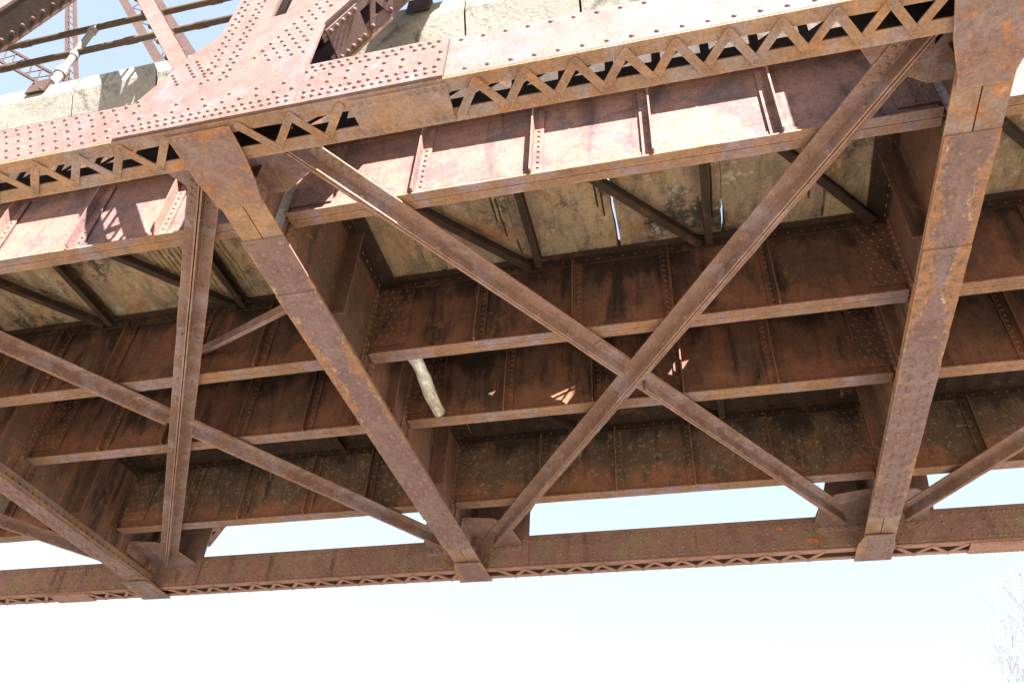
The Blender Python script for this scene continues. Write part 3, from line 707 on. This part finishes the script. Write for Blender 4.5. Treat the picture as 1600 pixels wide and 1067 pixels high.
for i, (xa, xb) in enumerate(zip(seams[:-1], seams[1:])):
    xm = (xa+xb)/2; so = side_of(xm); cnt[so] = cnt.get(so, 0)+1
    spall = abs(xm+1.10) < .03
    lab = f'stained concrete slab {so}, {order[cnt[so]-1]} from the left there'
    if spall: lab = 'concrete slab with rough ribbed spalled underside, left of the middle floor beam'
    r = thing('deck_slab', lab, 'concrete slab', (xm, .80, SOF), 'concrete deck slabs')
    le, re = edge(xa, -1, i), edge(xb, 1, i+1)
    m = MB(); n = len(le)
    vs = [(x, y, z) for z in (SOF, SOF+TH) for (x, y) in le] + [(x, y, z) for z in (SOF, SOF+TH) for (x, y) in re]
    fs = []
    for j in range(n-1):
        fs += [(j, j+1, 2*n+j+1, 2*n+j), (n+j, 3*n+j, 3*n+j+1, n+j+1), (j, n+j, n+j+1, j+1), (2*n+j, 2*n+j+1, 3*n+j+1, 3*n+j)]
    fs += [(0, 2*n, 3*n, n), (n-1, 2*n-1, 4*n-1, 3*n-1)]
    m._add(vs, fs); m.build('slab', M['soffit'], r)
    g = .0022; m = MB(); a, b = xa+g, xb-g
    m.prism([(a, y, z) for y, z in curb_prof], (b-a, 0, 0)); m.build('curb', M['curb'], r)
    m = MB(); m.prism([(a, 2.001, SOF+.01), (a, YF, SOF+.01), (a, YF+.06, 1.45), (a, 2.03, 1.47), (a, 2.01, SOF+TH)], (b-a, 0, 0)); m.build('curb', M['curb'], r)
    # exposed reinforcing bars beside the open seams
    if xb in gaps or spall:
        for off in ((.020, .030) if not spall else ()):
            m = MB(); y0 = random.uniform(.95, 1.05); y1 = random.uniform(1.1, 1.2)
            m.tube([(xb-off+random.uniform(-.001, .001), y, SOF-.0012) for y in fr(y0, y1, .03)], .0021, 6); m.build('exposed_bar', M['black'], r)
    if xb == -.115:
        for q in ((( -.186, 1.30), (-.110, 1.345)), ((-.150, 1.27), (-.158, 1.375)), ((-.127, 1.26), (-.135, 1.37))):
            m = MB(); m.tube([(q[0][0], q[0][1], SOF+.015), (q[1][0], q[1][1], SOF+.015)], .003, 6); m.build('exposed_bar', M['black'], r)
        m = MB(); m.tube([(-.118, 1.225, SOF-.002), (-.1165, 1.16, SOF+.004), (-.119, 1.10, SOF+.006)], .0018, 6); m.build('exposed_bar', M['black'], r)
    if xa == -.115:
        m = MB(); m.tube([(-.055, 1.172, SOF-.001), (-.02, 1.170, SOF-.001), (.015, 1.168, SOF-.001)], .0022, 6); m.build('exposed_bar', M['black'], r)
    if spall:
        for q in range(15):
            x = xa+.012+q*.0135; p = []; 
            y0 = .86+random.uniform(0, .05); y1 = 1.205-abs(q-8)*.006+random.uniform(-.02, .0)
            for y in fr(y0, y1, .012): p.append((x+.004*mnoise.noise(V3((y*24, q*1.7, 0))), y, SOF-.001+.0035*mnoise.noise(V3((y*40, q*2.3, 5)))))
            m = MB(); m.tube(p, [.0040*(1+1.1*mnoise.noise(V3((i_*.9, q, 9)))) for i_ in range(len(p))], 7); m.build('spalled_rib', M['spall'], r)

# struts and diagonals under the slab
def strut(x, y0, y1, label):
    r = thing('deck_strut', label, 'strut', (x, y0, 1.29), 'struts under the slab')
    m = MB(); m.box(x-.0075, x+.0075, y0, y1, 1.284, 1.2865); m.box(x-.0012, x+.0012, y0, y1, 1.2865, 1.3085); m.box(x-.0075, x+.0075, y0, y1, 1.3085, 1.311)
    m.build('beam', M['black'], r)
def deckdiag(p, q, label):
    a, b = V3((p[0], p[1], 1.296)), V3((q[0], q[1], 1.296))
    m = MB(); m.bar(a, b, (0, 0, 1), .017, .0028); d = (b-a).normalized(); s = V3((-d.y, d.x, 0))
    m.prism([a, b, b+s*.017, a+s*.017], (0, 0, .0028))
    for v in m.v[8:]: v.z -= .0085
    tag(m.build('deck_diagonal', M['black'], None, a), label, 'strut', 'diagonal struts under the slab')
ya, yb = SY[0]+.0175, SY[1]-.0175
for x, lab in ((-.297, 'dark cross strut under the slab left of the bright open seam'), (.0755, 'dark cross strut under the slab beside the narrow open seam, centre bay'),
               (-1.032, 'dark cross strut under the slab just left of the middle floor beam'), (-1.406, 'dark cross strut under the slab near the left edge')):
    strut(x, ya, yb, lab)
for a, b, lab in ((-.66, -.315, 'dark diagonal strut under the slab next to the middle floor beam in the centre bay'), (-.275, .062, 'dark diagonal strut under the slab right of the bright open seam'), (.10, .412, 'dark diagonal strut under the slab running to the right floor beam'),
                  (-1.39, -1.048, 'dark diagonal strut under the ribbed spalled slab'), (-1.75, -1.425, 'dark diagonal strut at the left edge under the slab'), (.455, .80, 'dark diagonal strut under the slab right of the right floor beam')):
    deckdiag((a, ya), (b, yb), lab)
y3, y4 = SY[2]+.0175, SY[3]-.0175
for x, lab in ((-.30, 'dark cross strut between the third and farthest girders in the centre bay, left one'), (.0755, 'dark cross strut between the third and farthest girders in the centre bay, right one'), (-1.04, 'dark cross strut between the third and farthest girders in the left bay')): strut(x, y3, y4, lab)
for a, b, lab in ((-.66, -.315, 'dim diagonal strut between the third and farthest girders by the middle floor beam'), (-.275, .062, 'dim diagonal strut between the third and farthest girders in mid bay')):
    deckdiag((a, y3), (b, y4), lab)

for (xa, xb, lab) in ((-1.73, -.73, 'dark ribbed formwork sheet above the farthest girder in the left bay'), (-.64, .385, 'dark ribbed formwork sheet above the farthest girder in the centre bay'), (.48, 1.2, 'dark ribbed formwork sheet above the farthest girder right of the right floor beam')):
    m = MB(); n = int((xb-xa)/.0125); vs = []; fs = []
    prof = [(xa+(xb-xa)*i/n, 1.3115-(.0042 if i % 4 in (1, 2) else 0)) for i in range(n+1)]
    for x, z in prof:
        e = .012*mnoise.noise(V3((x*30, 3, 1))); vs += [(x, SY[2]+.02, z), (x, SY[3]-.022+e, z), (x, SY[2]+.02, z+.0012), (x, SY[3]-.022+e, z+.0012)]
    for i in range(n):
        a, b = 4*i, 4*i+4; fs += [(a, a+1, b+1, b), (a+2, b+2, b+3, a+3), (a+1, a+3, b+3, b+1), (a, b, b+2, a+2)]
    m._add(vs, fs); tag(m.build('formwork_sheet', M['black'], None, (xa, 1.7, 1.31)), lab, 'metal sheet', 'formwork sheets')

# ------------------------------------------------------------------ pipe railing on the curb
r = thing('pipe_railing', 'rusty two pipe railing on a white post bolted to the concrete curb at top left', 'railing', (-1.30, .70, 1.47))
RY = .715
for z, rad in ((1.803, .0076), (1.690, .0076)):
    m = MB(); m.tube([(-2.6, RY, z+(z-1.75)*.06), (-1.8, RY, z+(z-1.75)*.02), (-1.0, RY, z), (.3, RY, z)], rad, 12)
    for x in (-1.52, -1.17, -.985): m.tube([(x-.014, RY, z), (x+.014, RY, z)], rad*1.18, 12)
    m.build('rail_pipe', M['pipe'], r)
for px in (-1.318, -.44, .44):
    m = MB(); m.tube([(px, RY, 1.52), (px, RY, 1.803)], .0080, 12); m.tube([(px, RY, 1.52), (px, RY, 1.625)], .0105, 12); m.tube([(px, RY, 1.595), (px, RY, 1.612)], .0135, 12)
    for z in (1.690, 1.803): m.tube([(px, RY, z-.020), (px, RY, z-.004)], .0105, 12)
    p = m.build('rail_post', M['pipewhite'], r)
    m = MB(); m.prism([(px-.012, .690, 1.522), (px+.034, .690, 1.522), (px+.034, .690, 1.478), (px-.012, .690, 1.478)], (0, -.004, 0))
    m.prism([(px+.030, .6895, 1.522), (px+.030, .745, 1.524), (px+.030, .6895, 1.478)], (.004, 0, 0)); m.box(px-.012, px+.034, .690, .750, 1.5195, 1.5235)
    for a, b in ((-.004, 1.514), (.026, 1.485)): m.rivet((px+a, .686, b), (0, -1, 0), .004, 8)
    m.build('base_bracket', M['upper'], p)

# ------------------------------------------------------------------ driftwood log lodged between the girders
a, b = V3((-.600, 1.275, 1.124)), V3((-.587, 1.4825, 1.0985))
p = [a.lerp(b, t)+V3((.005*math.sin(t*5), 0, .004*math.sin(t*7+1))) for t in [i/10 for i in range(-1, 11)]]
p = [q if q.y > 0 else q for q in p]
m = MB(); m.tube(p, [.0150+.0010*math.sin(i*1.1)+(.0015 if i == 5 else 0) for i in range(len(p))], 14)
lg = tag(m.build('driftwood_log', M['wood'], None, b), 'pale weathered log lodged between the second and third girders beside the middle floor beam', 'log')

# ------------------------------------------------------------------ bare tree behind the bridge
def tree(bx, by, h, label):
    r = bpy.data.objects.new('bare_tree', None); col.objects.link(r); r.location = (bx, by, 0); r['_o'] = [0, 0, 0]; tag(r, label, 'tree')
    rnd = random.Random(5); mt, mbr = MB(), MB()
    def grow(m, p, d, L, rad, depth):
        n = 5; pts = [p]; rr = [rad]
        for i in range(n):
            d = (d+V3((rnd.uniform(-1, 1), rnd.uniform(-1, 1), rnd.uniform(-.4, .9)))*.13).normalized(); p = p+d*L/n; pts.append(p); rr.append(max(.0065, rad*(1-.5*(i+1)/n)))
        (mt if depth == 0 else mbr).tube([q/U for q in pts], [q/U for q in rr], 7 if depth < 2 else 4)
        if depth >= 7: return
        k = rnd.choice((3, 3, 4)) if depth < 6 else 3
        for i in range(k):
            j = rnd.randint(2, n); ang = rnd.uniform(.35, .85); ax = V3((rnd.uniform(-1, 1), rnd.uniform(-1, 1), rnd.uniform(-.3, .3))).normalized()
            nd = (Matrix.Rotation(ang, 3, ax.cross(d).normalized() if ax.cross(d).length > .01 else V3((1, 0, 0))) @ d); nd.z += .10
            grow(m, pts[j], nd.normalized(), L*rnd.uniform(.66, .84), rr[j]*.66, depth+1)
    grow(None, V3((0, 0, 0)), V3((-.03, 0, 1)), h*.36, h*.011, 0)
    mt.build('trunk', M['bark'], r); mbr.build('crown', M['bark'], r)
    for o in r.children: o.location = (0, 0, 0)
tree(15.3, 34.0, 17.6, 'bare leafless tree with fine pale twigs against the white sky at the lower right corner')

# ------------------------------------------------------------------ ground
me = bpy.data.meshes.new('ground'); R_ = 900
me.from_pydata([(-R_, -R_, 0), (R_, -R_, 0), (R_, R_, 0), (-R_, R_, 0)], [], [(0, 1, 2, 3)]); me.materials.append(M['ground'])
g = bpy.data.objects.new('ground', me); col.objects.link(g); g['kind'] = 'structure'

# ------------------------------------------------------------------ light
d = V3((-.7255, 1, -1.135)).normalized(); Ls = -d
el = math.asin(Ls.z); az = math.atan2(Ls.x, Ls.y)
w = bpy.data.worlds.new('World'); sc.world = w; w.use_nodes = True
nt = w.node_tree; bg = nt.nodes['Background']; sky = nt.nodes.new('ShaderNodeTexSky'); sky.sky_type = 'NISHITA'; sky.sun_disc = False
sky.sun_elevation = el; sky.sun_rotation = az; sky.air_density = 1.0; sky.dust_density = 1.2; sky.ozone_density = 1.0; sky.altitude = 100
gm = nt.nodes.new('ShaderNodeGamma'); gm.inputs[1].default_value = .50     # hazy bright day: compress the clear-sky contrast
nt.links.new(sky.outputs[0], gm.inputs[0]); nt.links.new(gm.outputs[0], bg.inputs[0]); bg.inputs[1].default_value = .107
sl = bpy.data.lights.new('sun', 'SUN'); sl.energy = 5.0; sl.angle = math.radians(.5); sl.color = (1, .955, .90)
so = bpy.data.objects.new('sun', sl); col.objects.link(so); so.rotation_euler = d.to_track_quat('-Z', 'Y').to_euler(); so.location = (10, -20, 30)

# ------------------------------------------------------------------ camera (fitted to the photograph)
f_px, pitch, roll, yaw = 1249.87, .70106, .06443, -.27758
cy, sy, cp, sp = math.cos(yaw), math.sin(yaw), math.cos(pitch), math.sin(pitch)
fw = V3((sy*cp, cy*cp, sp)); r0 = V3((cy, -sy, 0)); u0 = r0.cross(fw)
rt = r0*math.cos(roll)+u0*math.sin(roll); up = -r0*math.sin(roll)+u0*math.cos(roll)
cd = bpy.data.cameras.new('camera'); cd.sensor_fit = 'HORIZONTAL'; cd.sensor_width = 36; cd.lens = f_px/1600*36; cd.clip_end = 3000; cd.clip_start = .05
co = bpy.data.objects.new('camera', cd); col.objects.link(co)
co.matrix_world = Matrix(((rt.x, up.x, -fw.x, 0), (rt.y, up.y, -fw.y, 0), (rt.z, up.z, -fw.z, CAMZ), (0, 0, 0, 1)))
sc.camera = co
sc.view_settings.view_transform = 'Standard'; sc.view_settings.look = 'None'; sc.view_settings.gamma = 1; sc.view_settings.exposure = 2.85
for o in bpy.data.objects:
    if '_o' in o: del o['_o']
